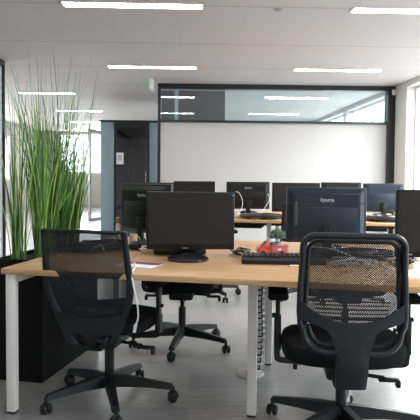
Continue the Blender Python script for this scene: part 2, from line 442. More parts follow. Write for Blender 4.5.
bs = MB().box((-.15, 1.0, .45), (.7, .5, .12), .03).box((-.15, 1.28, .85), (.7, .1, .7), .03).box((-.15, 1.0, .2), (.6, .4, .38), .01); bs.build('bench_seat', M['fabric'], bt)
sg = tag(MB().box((0, 0, 0), (.13, .002, .21)).build('paper_notice', M['paper'], None, room(-1.27, 10.585, 1.49), RY), 'small white paper notice taped to the dark booth glass', 'notice')
t_ = MB()
for k in range(5): t_.box((0, -.002, .06-.022*k), (.08 if k else .05, .001, .008))
t_.build('printed_lines', M['ink'], sg)

# exit sign and security sensor
ex = thing('exit_sign', 'small white emergency sign glowing green on the ceiling by the left end of the partition', 'sign', room(-.60, 9.1, H), RY)
box('sign_housing', (0, 0, -.09), (.05, .30, .16), M['white'], ex, .004)
box('green_face', (-.028, 0, -.09), (.004, .27, .13), M['green'], ex)
ar = MB().box((-.031, -.06, -.09), (.002, .05, .07)).box((-.031, .05, -.09), (.002, .10, .014)); ar.build('running_pictogram', M['white'], ex)
se = thing('motion_sensor', 'tiny white motion sensor in the upper corner beside the black column', 'sensor', room(3.3, 9.36, 2.57), RY)
MB().box((0, 0, 0), (.05, .05, .09), .012).build('sensor_body', M['white'], se)
MB().lathe([(.001, -.02), (.016, -.016), (.02, 0)], (0, -.03, -.01), 12, rot=(R(-90), 0, 0)).build('sensor_lens', M['greymetal'], se)
# sprinkler heads
tag(MB().lathe([(.045, 0), (.045, -.004), (.018, -.007), (.014, -.014), (.001, -.015)], (0, 0, 0), 16).build('sprinkler_head', M['greymetal'], None, room(.77, 5.17, H)),
    'small round sprinkler head in the ceiling seam between the two nearest lamps', 'sprinkler')

# recessed linear ceiling lamps
def lamp(a, b, ln, label):
    r = thing('ceiling_lamp', label, 'ceiling light', room(a, b, H), RY, 'long white ceiling lamps')
    f = MB()
    for sy in (-1, 1): f.box((0, sy*.072, -.005), (ln+.03, .010, .012))
    for sx in (-1, 1): f.box((sx*(ln/2+.01), 0, -.005), (.012, .154, .012))
    f.build('lamp_frame', M['white'], r)
    box('diffuser', (0, 0, -.006), (ln, .134, .006), M['lamp'], r)
    return r
LL = [(-.50, 5.10, 'nearest long ceiling lamp, upper left, brightest and widest of the white strips'),
      (2.02, 5.12, 'long ceiling lamp cut off by the right edge at the top'),
      (-.52, 8.02, 'second ceiling lamp on the left, just before the black framed partition'),
      (2.04, 8.05, 'second ceiling lamp on the right, just before the transom glass'),
      (-2.62, 10.75, 'ceiling lamp behind the tips of the reeds, nearest of the corridor row'),
      (-2.60, 13.75, 'ceiling lamp second along the corridor row, right above the reeds'),
      (-2.80, 16.7, 'ceiling lamp third along the corridor row, near the booth roof'),
      (-2.8, 19.6, 'farthest ceiling lamp of the corridor row'),
      (2.0, 10.95, 'ceiling lamp seen through the transom glass, upper one'),
      (2.0, 13.9, 'ceiling lamp seen through the transom glass, lower one')]
for a, b, l in LL: lamp(a, b, {10.75: 1.0, 13.75: 1.06}.get(b, 1.19), l)
for a in (-.5, 2.0):
    for b in (2.15, -.8): lamp(a, b, 1.22, 'ceiling lamp outside the photo, %s, %s' % ('left column' if a < 0 else 'window column', 'above the camera' if b > 0 else 'behind the camera'))
for b in (8.0, 5.1): lamp(-3.9, b, 1.22, 'ceiling lamp in the glazed room on the left, %s' % ('far one' if b > 6 else 'near one'))

# ------------------------------------------------------------------ benches
TH = R(11.6); U = Vector((math.cos(TH), -math.sin(TH), 0)); V = Vector((math.sin(TH), math.cos(TH), 0))
PA = Vector((-1.045, 2.885, 0))
def bench_pt(P, t, s, z=.74): return P+U*t+V*s+Vector((0, 0, z))
def make_bench(P, label, splits, depth, leg_specs, cat='desk'):
    r = thing('bench_desk', label, cat, P, -TH, 'oak topped double bench desks')
    for a, b in ((splits[0], splits[-1]),):
        for s0, s1 in ((0, depth/2-.004), (depth/2+.004, depth)):
            box('worktop', ((a+b)/2, (s0+s1)/2, .726), (b-a-.002, s1-s0, .028), M['wood'], r, .0015)
    for kind, t, s in leg_specs:
        lg = MB().box((t, s, .361), (.045, .045, .702), .003).build('leg', M['white'], r); box('foot_cap', (t, s, .005), (.042, .042, .010), M['black'], lg)
    ts = sorted(set(t for _, t, s in leg_specs))
    for t in ts:
        sv = [s for _, tt, s in leg_specs if tt == t]; s0, s1 = min(sv), max(sv)
        box('side_beam', (t, (s0+s1)/2, .688), (.044, s1-s0-.046, .047), M['white'], r, .003)
    for s in (.33, depth-.33):
        box('long_beam', ((ts[0]+ts[-1])/2, s, .685), (ts[-1]-ts[0]-.05, .03, .05), M['black'], r, .003)
    for a, b in zip(splits, splits[1:]):
        c = MB(); m_ = (a+b)/2; L_ = b-a-.25
        c.box((m_, depth/2, .60), (L_, .30, .006)); c.box((m_, depth/2-.15, .635), (L_, .006, .07)); c.box((m_, depth/2+.15, .635), (L_, .006, .07))
        for q in (-1, 1): c.box((m_+q*L_/2.2, depth/2-.15, .68), (.03, .006, .06)); c.box((m_+q*L_/2.2, depth/2+.15, .68), (.03, .006, .06))
        c.build('cable_tray', M['black'], r)
    return r
BD = 1.55
benchA = make_bench(PA, 'oak topped white legged bench desk in the foreground, carrying the red truck planter', [0, 1.238, 2.62], BD,
    [('l', .043, .033), ('l', .043, BD-.033), ('l', 1.238, .257), ('l', 1.238, 1.075), ('l', 2.56, .033), ('l', 2.56, BD-.033)])
PB = Vector((-.78, 6.32, 0))
benchB = make_bench(PB, 'oak topped bench desk in the second row, in front of the white board wall', [0, 1.4, 2.8], BD,
    [('l', .043, .033), ('l', .043, BD-.033), ('l', 1.4, .257), ('l', 1.4, 1.3), ('l', 2.74, .033), ('l', 2.74, BD-.033)])

# ------------------------------------------------------------------ monitors
def make_monitor(label, X, Y, yaw, w, h, ztop, front=True, base='round', group='black office monitors', table=.74, tilt=0., logo=None, shell='navy'):
    """local -Y is the screen side when front=True seen from the camera"""
    rz = yaw if front else yaw+PI
    r = thing('monitor', label, 'monitor', (X, Y, table), rz, group)
    zc = ztop-table-h/2
    rot = Matrix.Rotation(-tilt, 4, 'X')
    hs = MB()
    hs.box((0, 0, zc), (w, .022, h), .005, rot)
    b = bmesh.new(); bmesh.ops.create_cube(b, size=1)
    for v in b.verts:
        k = .80 if v.co.y > 0 else .96
        v.co = Vector((v.co.x*w*k, .011+(v.co.y+.5)*.034, (v.co.z*h*k)-h*.02*(v.co.y > 0)))
    bmesh.ops.bevel(b, geom=b.edges[:], offset=.006, segments=2, affect='EDGES')
    hs.merge(b, (0, 0, zc), rot)
    hs.box((0, .043, zc-h*.13), (w*.74, .010, h*.55), .004, rot); hs.box((0, .022, zc+h*.22), (w*.97, .024, .004), 0, rot)
    hs.build('monitor_shell', M[shell], r)
    MB().box((0, -.0112, zc+.008), (w-.03, .003, h-.045), 0, rot).build('screen', M['screen'], r)
    nz = zc-h*.26; ns = MB().box((0, .055, (nz+.02)/2+.01), (.055, .026, nz+.02), .006).box((0, .045, nz-.01), (.11, .018, .07), .006)
    ns.build('stand_neck', M['black'], r)
    bs = MB()
    if base == 'round': bs.lathe([(.112, 0), (.116, .004), (.115, .016), (.095, .028), (.05, .036), (.03, .040)], (-.012, -.095, 0), 36, sx=1, sy=.84).box((0, -.01, .022), (.07, .15, .026), .008)
    else: bs.box((0, .02, .007), (.24, .19, .014), .006)
    bs.build('stand_base', M['gloss'], r)
    vt = MB()
    for k in range(7): vt.box(((k-3)*.022, .0482, zc-h*.0), (.014, .002, .004), 0, rot)
    vt.build('vent_slots', M['ink'], r)
    if logo in ('back', 'both'): text_mesh('iiyama', .034, 'logo', M['logo'], r, (0, .0465, zc+h*.28), (R(90), 0, PI))
    if logo in ('front', 'both'): text_mesh('iiyama', .013, 'logo', M['logo'], r, (-.03, -.0118, zc-h/2+.009), (R(90), 0, 0))
    return r
m1 = make_monitor('switched-off monitor facing the camera on a round glossy foot, between the two desk chairs', -.110, 3.30, R(2), .500, .328, 1.118, True, logo='front', shell='black')
bl = MB().lathe([(.006, 0), (.006, .002)], (.243, -.0115, .36), 10, rot=(R(90), 0, 0)).build('blue_sticker', M['bluesticker'], m1)
m2 = make_monitor('navy monitor seen from the back with a logo, right behind the net-backed chair', gx(327, 3.60), 3.62, R(-3), .495, .345, gz(186.5, 3.6), False, logo='back')
MB().box((.192, .047, .24), (.022, .010, .15), .004).build('side_grip', M['ink'], m2)
m3 = make_monitor('black monitor cut off by the right edge of the photo, right of the net-backed chair', 1.20, 2.93, R(-6), .508, .345, gz(188, 2.93), True, logo=None, shell='black')
text_mesh('iiyama', .013, 'logo', M['logo'], m3, (-.185, -.0118, gz(253, 2.93)-.74), (R(90), 0, 0))
m0 = make_monitor('black monitor turned sideways with its logo showing, left behind the screen on the round foot', gx(146, 3.95), 3.97, R(-42), .50, .335, gz(184.5, 3.95), False, logo='back', shell='black')
# second row
def rowB(px0, px1, s, py, front, label, logo=None, yaw=0., shell='black'):
    d = 6.9; w = (px1-px0)*d/F
    X = gx((px0+px1)/2, d)
    # keep on bench line: s measured across the bench
    t = (X-PB.x-V.x*s)/U.x; p = bench_pt(PB, t, s)
    sc_ = p.y; X = gx((px0+px1)/2, sc_); w = (px1-px0)*sc_/F
    return make_monitor(label, X, sc_, yaw, w, .33, gz(py, sc_), front, logo=logo, shell=shell, group='black office monitors')
rowB(129, 174.5, .98, 182.8, False, 'distant black monitor in the second row, leftmost, above the sideways monitor')
rowB(173.5, 215, .60, 181.2, True, 'distant black monitor in the second row, above the top edge of the foreground screen')
rowB(226.3, 269.5, .98, 181.4, False, 'distant black monitor with a logo, standing free against the white board', logo='back')
rowB(272, 320, .62, 182, True, 'distant charcoal monitor just left of the big navy one, second row')
rowB(321, 361, .98, 181.2, False, 'distant black monitor hidden behind the big navy one, second row')
rowB(363, 403, .98, 182, False, 'distant navy monitor at the right end of the second row', shell='navy')

# ------------------------------------------------------------------ chairs
def star_base(r, ang0, rad=.33):
    hub = MB().lathe([(.03, .075), (.045, .085), (.048, .12), (.036, .14), (.028, .145)], n=20).build('base_hub', M['black'], r)
    for k in range(5):
        a = ang0+k*2*PI/5; c, s_ = math.cos(a), math.sin(a)
        l = MB(); pts = []; n = 6; b = bmesh.new(); rows = []
        for i in range(n+1):
            q = i/n; rr = .03+(rad-.03)*q; hw = .030-.009*q; zt = .145-.050*q**1.2; zb = .080-.012*q+ .006*math.sin(PI*q)
            rows.append([(rr, -hw, zb), (rr, hw, zb), (rr, hw*.7, zt), (rr, -hw*.7, zt)])
        VV = [[b.verts.new(p) for p in row] for row in rows]
        for i in range(n):
            for j in range(4): b.faces.new((VV[i][j], VV[i][(j+1) % 4], VV[i+1][(j+1) % 4], VV[i+1][j]))
        b.faces.new(VV[0][::-1]); b.faces.new(VV[-1])
        bmesh.ops.bevel(b, geom=[e for e in b.edges], offset=.004, segments=2, affect='EDGES')
        l.merge(b, (0, 0, 0), Matrix.Rotation(a, 4, 'Z'))
        l.build('base_leg', M['black'], r)
        cx, cy = rad*c, rad*s_
        ca = a+R(100+37*k); ux, uy = math.cos(ca), math.sin(ca); px_, py_ = -uy, ux
        cst = MB().cyl((cx, cy, .045), (cx, cy, .082), .009, n=10)
        # hood
        hp = [(cx+ux*.024*math.cos(g)-0*px_, cy+uy*.024*math.cos(g), .034+.024*math.sin(g)) for g in [R(x) for x in (-10, 30, 60, 90, 120, 150, 190)]]
        cst.tube(hp, .008, 8)
        cs = cst.build('caster', M['black'], r)
        for q in (-1, 1):
            o = Vector((cx+px_*q*.016, cy+py_*q*.016, .026)); ax = Vector((px_, py_, 0))
            w_ = MB().tube([o-ax*.009, o-ax*.006, o+ax*.006, o+ax*.009], [.021, .026, .026, .021], 18)
            w_.build('wheel', M['black'], cs)
    g = MB().cyl((0, 0, .12), (0, 0, .28), .026, n=18).cyl((0, 0, .28), (0, 0, .36), .015, n=14).build('gas_lift', M['black'], r)
    return hub
def armrest(r, sx, X, padz, y0=.02, seatz=.42):
    post = MB()
    post.box((sx*X, y0, padz-.12), (.022, .045, .20), .006)
    post.box((sx*X, y0, padz-.235), (.03, .055, .10), .008)
    post.tube(curve_pts([(sx*X, y0, padz-.20), (sx*X, y0, seatz-.03), (sx*(X-.025), y0, seatz-.055), (sx*(X-.16), y0, seatz-.06)], 5), .016, 8, flat=.7)
    post.cyl((sx*(X+.006), y0, padz-.14), (sx*(X+.024), y0, padz-.14), .010, n=10)
    a = post.build('armrest_post', M['black'], r)
    MB().box((sx*X, y0+.02, padz-.014), (.085, .25, .03), .013, seg=3).build('armrest_pad', M['fabric'], a)
    return a
def lever(r, sx, y, z, L=.2):
    MB().tube([(sx*.05, y, z), (sx*(L), y-.01, z-.012)], [.009, .009], 8).box((sx*(L+.02), y-.012, z-.020), (.095, .036, .016), .006).box((sx*(L+.062), y-.012, z-.036), (.022, .036, .034), .006).build('adjustment_lever', M['black'], r)

def back_profile(z):
    """y of the back (negative = behind the seat) for a height above the floor; gentle S with lean"""
    return -.255-.02*math.sin((z-.45)*3.6)-.20*max(0, (z-.55))**1.15
def make_mesh_chair(label, group, loc, rz, base_ang):
    r = thing('task_chair', label, 'chair', loc, rz, group)
    star_base(r, base_ang-rz, .345)
    MB().box((0, .0, .36), (.17, .26, .09), .02).box((0, -.12, .35), (.09, .18, .05), .012).build('tilt_mechanism', M['black'], r)
    MB().cushion(.49, .47, .075, (0, .03, .405), 3.4).build('seat', M['fabric'], r)
    # back outline, half width by height
    Z = [(.385, .098), (.45, .132), (.52, .165), (.60, .196), (.66, .207), (.72, .207), (.80, .203), (.88, .200), (.935, .199), (.95, .199)]
    def hw(z):
        for (z0, w0), (z1, w1) in zip(Z, Z[1:]):
            if z <= z1: return 1.05*w0+1.05*(w1-w0)*(z-z0)/(z1-z0)
        return 1.05*Z[-1][1]
    def pt(u, z, off=0):  # u in -1..1
        return (u*hw(z), back_profile(z)+off-.035*(1-u*u)*(.4+.6*min(1, (z-.4)/.3))+.02, z)
    zs = [.385+(.945-.385)*i/22 for i in range(23)]
    fr = MB()
    for q in (-1, 1):
        pts = [pt(q, z) for z in zs]
        fr.tube(pts, [.020-.008*(i/22) for i in range(23)], 10, flat=1.25)
    fr.tube([pt(-1+2*i/16, .945-.004*abs(math.cos(PI*i/16))) for i in range(17)], .009, 8)
    fr.tube([pt(-1+2*i/12, .392) for i in range(13)], .010, 8)
    fr.build('backrest_frame', M['satin'], r)
    MB().sheet([[pt(-1+2*i/16, z) for i in range(17)] for z in zs]).build('backrest_net', M['sheer'], r, recalc=False)
    # lower plastic apron + spine
    ap = MB()
    rows = []
    for k in range(7):
        q = k/6; z = .425+.085*q
        rows.append([pt(-.97+1.94*i/14, z+(.022*(abs(-1+2*i/14))**2 if q > .5 else 0), -.012) for i in range(15)])
    ap.plate(rows, .012)
    ap.build('lower_back_panel', M['satin'], r)
    lb = MB(); rows = []
    for k in range(4):
        z = .575+.014*k
        rows.append([pt(-.9+1.8*i/12, z-.014*(1-(-1+2*i/12)**2), .014) for i in range(13)])
    lb.plate(rows, .010)
    for k in range(2):
        lb.tube([pt(-.85+1.7*i/12, .545-.02*k-.014*(1-(-1+2*i/12)**2), .014) for i in range(13)], .004, 6)
    lb.build('lumbar_support', M['black'], r)
    sp = MB(); sp.tube(curve_pts([(0, -.262, .44), (0, -.25, .39), (0, -.20, .352), (0, -.12, .352)], 5), [.034]*15+[.03], 10, flat=.4)
    for q in (-1, 1): sp.tube(curve_pts([(q*.10, back_profile(.42)-.0, .42), (q*.07, -.25, .37), (q*.03, -.16, .355)], 5), .014, 8)
    sp.build('back_spine', M['black'], r)
    armrest(r, 1, .27, .665); armrest(r, -1, .27, .665)
    lever(r, 1, -.03, .335, .20); lever(r, -1, .02, .345, .2)
    return r
chL = make_mesh_chair('black mesh-backed desk chair at the left, smooth sheer back, base facing the camera', 'sheer backed office chairs', (-.533, 3.08, 0), R(-13), R(213))
chT = copy_tree(chL); chT.location = (-.19, 4.07, 0); chT.rotation_euler = (0, 0, R(178))
chT['label'] = 'desk chair under the far side of the foreground bench, only its wheeled base showing'
def turn_star(ch, dang):
    """spin only the wheeled base of a copied chair about its column"""
    for c in ch.children:
        if c.name.split('.')[0] in ('base_leg', 'caster', 'base_hub'):
            c.rotation_euler = (0, 0, dang)
for c in chT.children:                      # this one is set a little higher on its gas lift
    if c.name.split('.')[0] not in ('base_leg', 'caster', 'base_hub', 'gas_lift'): c.location.z += .035
turn_star(chT, R(-99)-R(213)-(R(178)-R(-13)))
for X, Y, a, l in ((gx(206, 5.75), 5.75, R(6), 'black desk chair at the second row, mostly hidden behind the screen on the round foot'),
                   (gx(309, 5.70), 5.70, R(-14), 'black desk chair at the second row, mostly hidden behind the big navy monitor')):
    c = copy_tree(chL); c.location = (X, Y, 0); c.rotation_euler = (0, 0, a); c['label'] = l

chU = copy_tree(chT); chU.location = (gx(347, 4.0), 4.0, 0); chU.rotation_euler = (0, 0, R(183))
chU['label'] = 'far-side desk chair mostly hidden behind the navy monitor and the net back'

def make_net_chair(loc, rz, base_ang):
    r = thing('task_chair', 'black desk chair at the right with a coarse net back and a wide spine', 'chair', loc, rz)
    star_base(r, base_ang-rz, .37)
    MB().box((0, -.02, .335), (.17, .26, .07), .018).box((0, -.15, .315), (.12, .14, .05), .015).build('tilt_mechanism', M['black'], r)
    MB().cushion(.565, .50, .095, (0, .03, .375), 3.2).build('seat', M['fabric'], r)
    yb = lambda x, z: -.318-.05*(1-min(1, abs(x)/.24)**2)*.6+.012*math.cos((z-.7)*5)-.045*max(0, z-.75)
    # outline of the rounded frame
    def outline(hwt, hwm, hwb, zt, zb, rc, rb, n=9):
        P = []
        for i in range(n+1):
            a = PI/2*i/n; P.append((hwt-rc+rc*math.sin(a), zt-rc+rc*math.cos(a)))
        P.append((hwt+.35*(hwm-hwt), zt-.14)); P.append((hwm, zt-.24)); P.append((hwm+.002, zt-.32)); P.append((hwm-.002, zt-.37))
        for i in range(n+1):
            a = PI/2*i/n; P.append((hwb-rb+rb*math.cos(a), zb+rb-rb*math.sin(a)))
        P = curve_smooth(P)
        return P+[(-x, z) for x, z in P[::-1]]
    def curve_smooth(P): return P
    oo = outline(.204, .212, .197, .972, .492, .050, .085)
    fr = MB().tube([(x, yb(x, z), z) for x, z in oo], .0145, 10, closed=True, flat=1.35, up=(0, 1, 0))
    oi = outline(.182, .190, .174, .948, .517, .042, .07)
    fr.tube([(x, yb(x, z)+.012, z) for x, z in oi], .0095, 8, closed=True, flat=1.3, up=(0, 1, 0))
    fr.build('backrest_frame', M['satin'], r)
    # net
    rows = []
    for k in range(19):
        z = .60+(.945-.60)*k/18; w_ = .188 if z < .9 else .188-.035*((z-.9)/.045)**2
        rows.append([((-1+2*i/16)*w_, yb((-1+2*i/16)*w_, z)+.012, z) for i in range(17)])
    MB().sheet(rows).build('backrest_net', M['net'], r, recalc=False)
    # yoke: band that sweeps from both sides into the wide central spine
    yk = MB(); rows = []; n = 28
    for k in range(6):
        q = k/5; row = []
        for i in range(n+1):
            u = -1+2*i/n; x = u*.209; au = abs(u)
            zt = .615+.085*au**2.4
            zb_ = .525-.02*(1-au)+.055*au**1.5 if au > .33 else .48
            if au > .33: zb_ = .48+(.580-.48)*(1-math.exp(-(au-.33)*15)) + .045*au**2
            zz = zb_+(zt-zb_)*q
            row.append((x, yb(x, zz)-.012, zz))
        rows.append(row)
    yk.plate(rows, .018)
    rows = []
    for k in range(12):
        q = k/11; z = .52-.19*q; y = yb(0, .5)-.014+.09*max(0, q-.35)**1.6
        w_ = .067-.004*q
        rows.append([((-1+2*i/8)*w_, y+.012*abs(-1+2*i/8)**3, z) for i in range(9)])
    yk.plate(rows, .022)
    yk.build('yoke_spine', M['satin'], r)
    lp = MB()
    for zz in (.628, .645, .662, .679): lp.tube([(-.15+.30*i/12, yb(-.15+.3*i/12, zz)+.03, zz) for i in range(13)], .0035, 6)
    lp.tube([(-.16, yb(.16, .62)+.03, .618), (-.16, yb(.16, .69)+.03, .693), (.16, yb(.16, .69)+.03, .693), (.16, yb(.16, .62)+.03, .618)], .004, 6, closed=True)
    lp.build('lumbar_support', M['black'], r)
    for s_ in (-1, 1):
        p = MB()
        p.box((s_*.300, .02, .585), (.022, .045, .11), .006); p.box((s_*.300, .02, .47), (.034, .055, .17), .008)
        p.tube(curve_pts([(s_*.300, .02, .42), (s_*.300, .02, .36), (s_*.275, .02, .335), (s_*.08, .02, .335)], 5), .015, 8, flat=.8)
        p.cyl((s_*.305, .02, .55), (s_*.327, .02, .55), .012, n=10)
        a = p.build('armrest_post', M['black'], r)
        MB().box((s_*.300, .03, .66), (.095, .25, .035), .015, seg=3).build('armrest_pad', M['fabric'], a)
    lever(r, 1, -.02, .30, .19); lever(r, -1, .10, .325, .15)
    return r
chR = make_net_chair((.624, 2.69, 0), R(-6), R(144))

# ------------------------------------------------------------------ planter with tall reeds
pl = thing('reed_planter', 'long black trough of tall green reeds along the left end of the foreground desk', 'planter', PA, -TH)
pt0, pt1, ps0, ps1, pz = -.31, -.008, .44, 1.26, .715
b = MB(); cx_, cy_ = (pt0+pt1)/2, (ps0+ps1)/2
for x, y, dx, dy in ((pt0+.01, cy_, .02, ps1-ps0), (pt1-.01, cy_, .02, ps1-ps0), (cx_, ps0+.01, pt1-pt0-.04, .02), (cx_, ps1-.01, pt1-pt0-.04, .02)): b.box((x, y, pz/2), (dx, dy, pz))
b.box((cx_, cy_, .01), (pt1-pt0-.04, ps1-ps0-.04, .02)); b.build('trough', M['planter'], pl)
MB().box((cx_, cy_, pz-.03), (pt1-pt0-.045, ps1-ps0-.045, .02)).build('soil', M['soil'], pl)
def clump(cx, cy, n, spread, hmin, hmax, lean, seed, rx=.06, ry=.08):
    rnd = random.Random(seed); g = MB()
    for i in range(n):
        a = rnd.uniform(0, 2*PI); q = math.sqrt(rnd.random()); x, y = cx+rx*q*math.cos(a), cy+ry*q*math.sin(a)
        h = rnd.uniform(hmin, hmax); 
        if rnd.random() < .25: h *= rnd.uniform(.55, .85)
        elif rnd.random() < .12: h = hmax*rnd.uniform(1.0, 1.22)
        la = rnd.uniform(0, 2*PI); L = abs(rnd.gauss(0, lean))*h; bx, by = math.cos(la)*L+(x-cx)*spread, math.sin(la)*L+(y-cy)*spread*.6
        w = rnd.uniform(.0030, .0060); k = 9; c1 = rnd.uniform(1.4, 2.6); pts = []; rad = []
        wob = rnd.uniform(-.02, .02)
        for j in range(k+1):
            t = j/k; pts.append((x+bx*t**c1+wob*math.sin(t*PI), y+by*t**c1, pz-.03+h*t*(1-.06*(L/h)*t))); rad.append(w*(1-t)**.8+.0005)
        fa = rnd.uniform(0, PI)
        g.tube(pts, rad, 4, flat=.28, up=(math.cos(fa), math.sin(fa), 0))
    o = g.build('reed_clump', M['leaf'], pl, smooth=False)
    return o
clump(-.21, .53, 45, 2.4, .66, 1.06, .10, 1, .05, .03)
clump(-.10, .60, 60, 2.4, .66, 1.06, .10, 6, .04, .04)
clump(-.16, .78, 130, 2.4, .60, 1.08, .11, 2, .07, .06)
clump(-.16, .96, 130, 2.4, .60, 1.10, .11, 3, .07, .06)
clump(-.16, 1.12, 120, 2.6, .58, 1.06, .12, 4, .07, .06)

# ------------------------------------------------------------------ things on and under the foreground bench
Z0 = .7405
# red truck planter
tk = thing('truck_planter', 'small coral red toy truck holding a leafy green succulent, on the foreground desk', 'plant ornament', (gx(273, 3.38), 3.385, Z0), R(4))
tk.scale = (1.04, 1.1, 1.35)
bd = MB()
cab = [(-.082, .012), (-.088, .020), (-.088, .036), (-.078, .043), (-.052, .047), (-.044, .066), (-.022, .068), (-.014, .045), (-.014, .012)]
bd.prism(cab, -.034, .034)
bmesh.ops.bevel(bd.bm, geom=bd.bm.edges[:], offset=.004, segments=2, affect='EDGES')
for sy in (-1, 1):
    bd.tube([( -.058+.020*math.cos(g), sy*.034, .014+.018*math.sin(g)) for g in [PI*i/8 for i in range(9)]], .006, 6)
bd.build('truck_cab', M['coral'], tk)
bb = MB().box((.035, 0, .030), (.098, .070, .036), .010, seg=3).box((.035, 0, .048), (.102, .074, .007), .003)
bb.build('truck_bed', M['pink'], tk)
for x in (-.058, .050):
    for sy in (-1, 1):
        MB().tube([(x, sy*.026, .014), (x, sy*.030, .014), (x, sy*.040, .014)], [.010, .014, .013], 16).build('wheel', M['ink'], tk)
for sy in (-1, 1): box('cab_window', (-.035, sy*.0345, .054), (.016, .002, .010), M['pot'], tk)
for sy in (-1, 1): MB().lathe([(.006, 0), (.006, .003)], (-.089, sy*.02, .030), 10, rot=(0, R(-90), 0)).build('headlight', M['paper'], tk)
MB().box((.035, -.0362, .034), (.022, .001, .007)).build('white_emblem', M['paper'], tk)
MB().lathe([(.026, .044), (.033, .062), (.030, .062), (.025, .055)], (.018, 0, 0), 20).build('inner_pot', M['pot'], tk)
sc_m = MB(); rnd = random.Random(3)
for k in range(190):
    a = rnd.uniform(0, 2*PI); e = rnd.uniform(-.1, 1.5); d_ = Vector((math.cos(a)*math.cos(e), math.sin(a)*math.cos(e), math.sin(e)))
    c0 = Vector((.027, 0, .080)); L = rnd.uniform(.040, .058)
    p = c0+d_*L*.45; d_.z *= .74; p = c0+d_*L*.45; q = c0+d_*L+Vector((0, 0, .004))
    sc_m.tube([p, p.lerp(q, .5), q], [.003, .0068, .001], 5, flat=.6)
sc_m.build('succulent', M['succ'], tk)

# keyboard with palm rest, right of centre
kb = thing('keyboard', 'wide black keyboard with a palm rest, in front of the red truck planter', 'keyboard', (gx(243, 3.12)+.225, 3.19, Z0), R(-3))
MB().box((0, -.075, .012), (.45, .09, .024), .006).build('palm_rest', M['black'], kb)
MB().box((0, .045, .014), (.45, .15, .028), .005).build('key_tray', M['black'], kb)
ky = MB()
for rr in range(5):
    for cc in range(18): ky.box((-.208+cc*.0245, -.012+rr*.027, .031), (.019, .020, .008), .002, seg=1)
ky.build('keys', M['satin'], kb)
# paper by the keyboard
tag(MB().box((0, 0, .0006), (.10, .07, .001)).build('paper_sheet', M['paper'], None, (gx(301, 3.05), 3.065, Z0), R(-6)), 'small white paper sheet tucked at the front of the keyboard', 'paper')
# keyboard / dock behind monitor foot
dk = thing('docking_station', 'long low black docking station behind the round monitor foot', 'docking station', (gx(180, 3.43), 3.45, Z0), R(3))
MB().box((0, 0, .036), (.31, .085, .068), .012, seg=3).build('dock_body', M['gloss'], dk)
pm = MB()
for k in range(6): pm.box((-.12+.025*k, -.0435, .025), (.014, .002, .007))
pm.build('ports', M['ink'], dk)
# brochure
br = thing('brochure', 'purple and white brochure lying on the desk beside the left chair', 'brochure', (gx(138, 3.0), 3.02, Z0), R(-20))
MB().box((0, 0, .001), (.21, .15, .002)).build('white_page', M['paper'], br)
MB().box((.01, .053, .0026), (.19, .06, .001)).build('purple_cover', M['purple'], br)
# cream mug and white bottle
mg = thing('cream_mug', 'cream mug among the cables at the far left of the foreground desk', 'mug', (gx(133.5, 3.84), 3.84, Z0), 0)
mg.scale = (.85, .85, .9)
MB().lathe([(.024, 0), (.030, .004), (.032, .085), (.029, .085), (.027, .01), (.001, .008)], n=24).build('mug_body', M['cream'], mg)
MB().tube([(.03+.020*math.sin(a), 0, .045+.022*math.cos(a)) for a in [PI*i/8 for i in range(9)]], .004, 6).build('mug_handle', M['cream'], mg)
bo = thing('white_bottle', 'slim white bottle with a tan lid at the far left corner of the foreground desk', 'bottle', (gx(118, 4.12), 4.12, Z0), 0)
MB().lathe([(.014, 0), (.017, .004), (.017, .105), (.013, .122), (.011, .126)], n=20).build('bottle_body', M['white'], bo)
MB().lathe([(.013, .124), (.019, .130), (.019, .158), (.012, .166), (.001, .168)], n=20).build('bottle_lid', M['tan'], bo)

# loose cables
def cable(name, pts, rad, mat, label, group='loose cables on the desks', plug=None, n=8):
    o = MB().tube(curve_pts(pts, n), rad, 6).build(name, mat)
    tag(o, label, 'cable', group)
    if plug:
        q = MB().tube([plug[0], plug[1]], [.0085, .0065], 8, flat=.6).build('plug', mat, o)
    return o
def tangle(cx, cy, rx, ry, z, n, seed, mat, label, rad=.0028, loops=9, group='loose cables on the desks'):
    rnd = random.Random(seed); pts = []
    for i in range(loops*5):
        a = i*2*PI/5+rnd.uniform(-.3, .3); q = rnd.uniform(.35, 1)
        pts.append((cx+rx*q*math.cos(a), cy+ry*q*math.sin(a), z+rad+rnd.uniform(0, .035)))
    return tag(MB().tube(curve_pts(pts, 5), rad, 5).build('cable_tangle', mat), label, 'cable', group)
# white cable hanging off the desk edge by the left chair
fe = bench_pt(PA, .72, 0)
cable('white_cable', [(-.40, 3.08, .748), (-.375, 2.90, .747), (-.372, 2.78, .742), (-.362, 2.735, .70), (-.343, 2.725, .62), (-.338, 2.74, .54), (-.352, 2.76, .49)], .0042, M['whitecable'],
      'white charging cable hanging over the desk edge beside the left chair', plug=((-.352, 2.76, .495), (-.360, 2.765, .455)))
tangle(gx(143, 3.66), 3.67, .09, .10, Z0, 0, 5, M['blackcable'], 'black cable tangle on the desk left of the docking station', .008, 26)
tangle(gx(150, 3.55), 3.50, .07, .05, Z0, 0, 8, M['cream'], 'beige cable tangle on the desk left of the docking station', .0032, 9)
tangle(gx(240, 3.42), 3.42, .07, .10, Z0, 0, 15, M['blackcable'], 'black cable tangle between the round-footed monitor and the keyboard', .0035, 6)
tangle(gx(95, 3.65), 3.66, .20, .26, Z0, 0, 16, M['blackcable'], 'black cable tangle on the desk seen through the left chair back', .006, 16)
cable('white_cable', [(gx(84, 3.3), 3.45, .75), (gx(98, 3.3), 3.38, .80), (gx(108, 3.2), 3.2, .75), (gx(122, 3.1), 3.1, .745), (gx(128, 3.0), 3.0, .746)], .003, M['whitecable'], 'white cable on the desk seen through the left chair back')
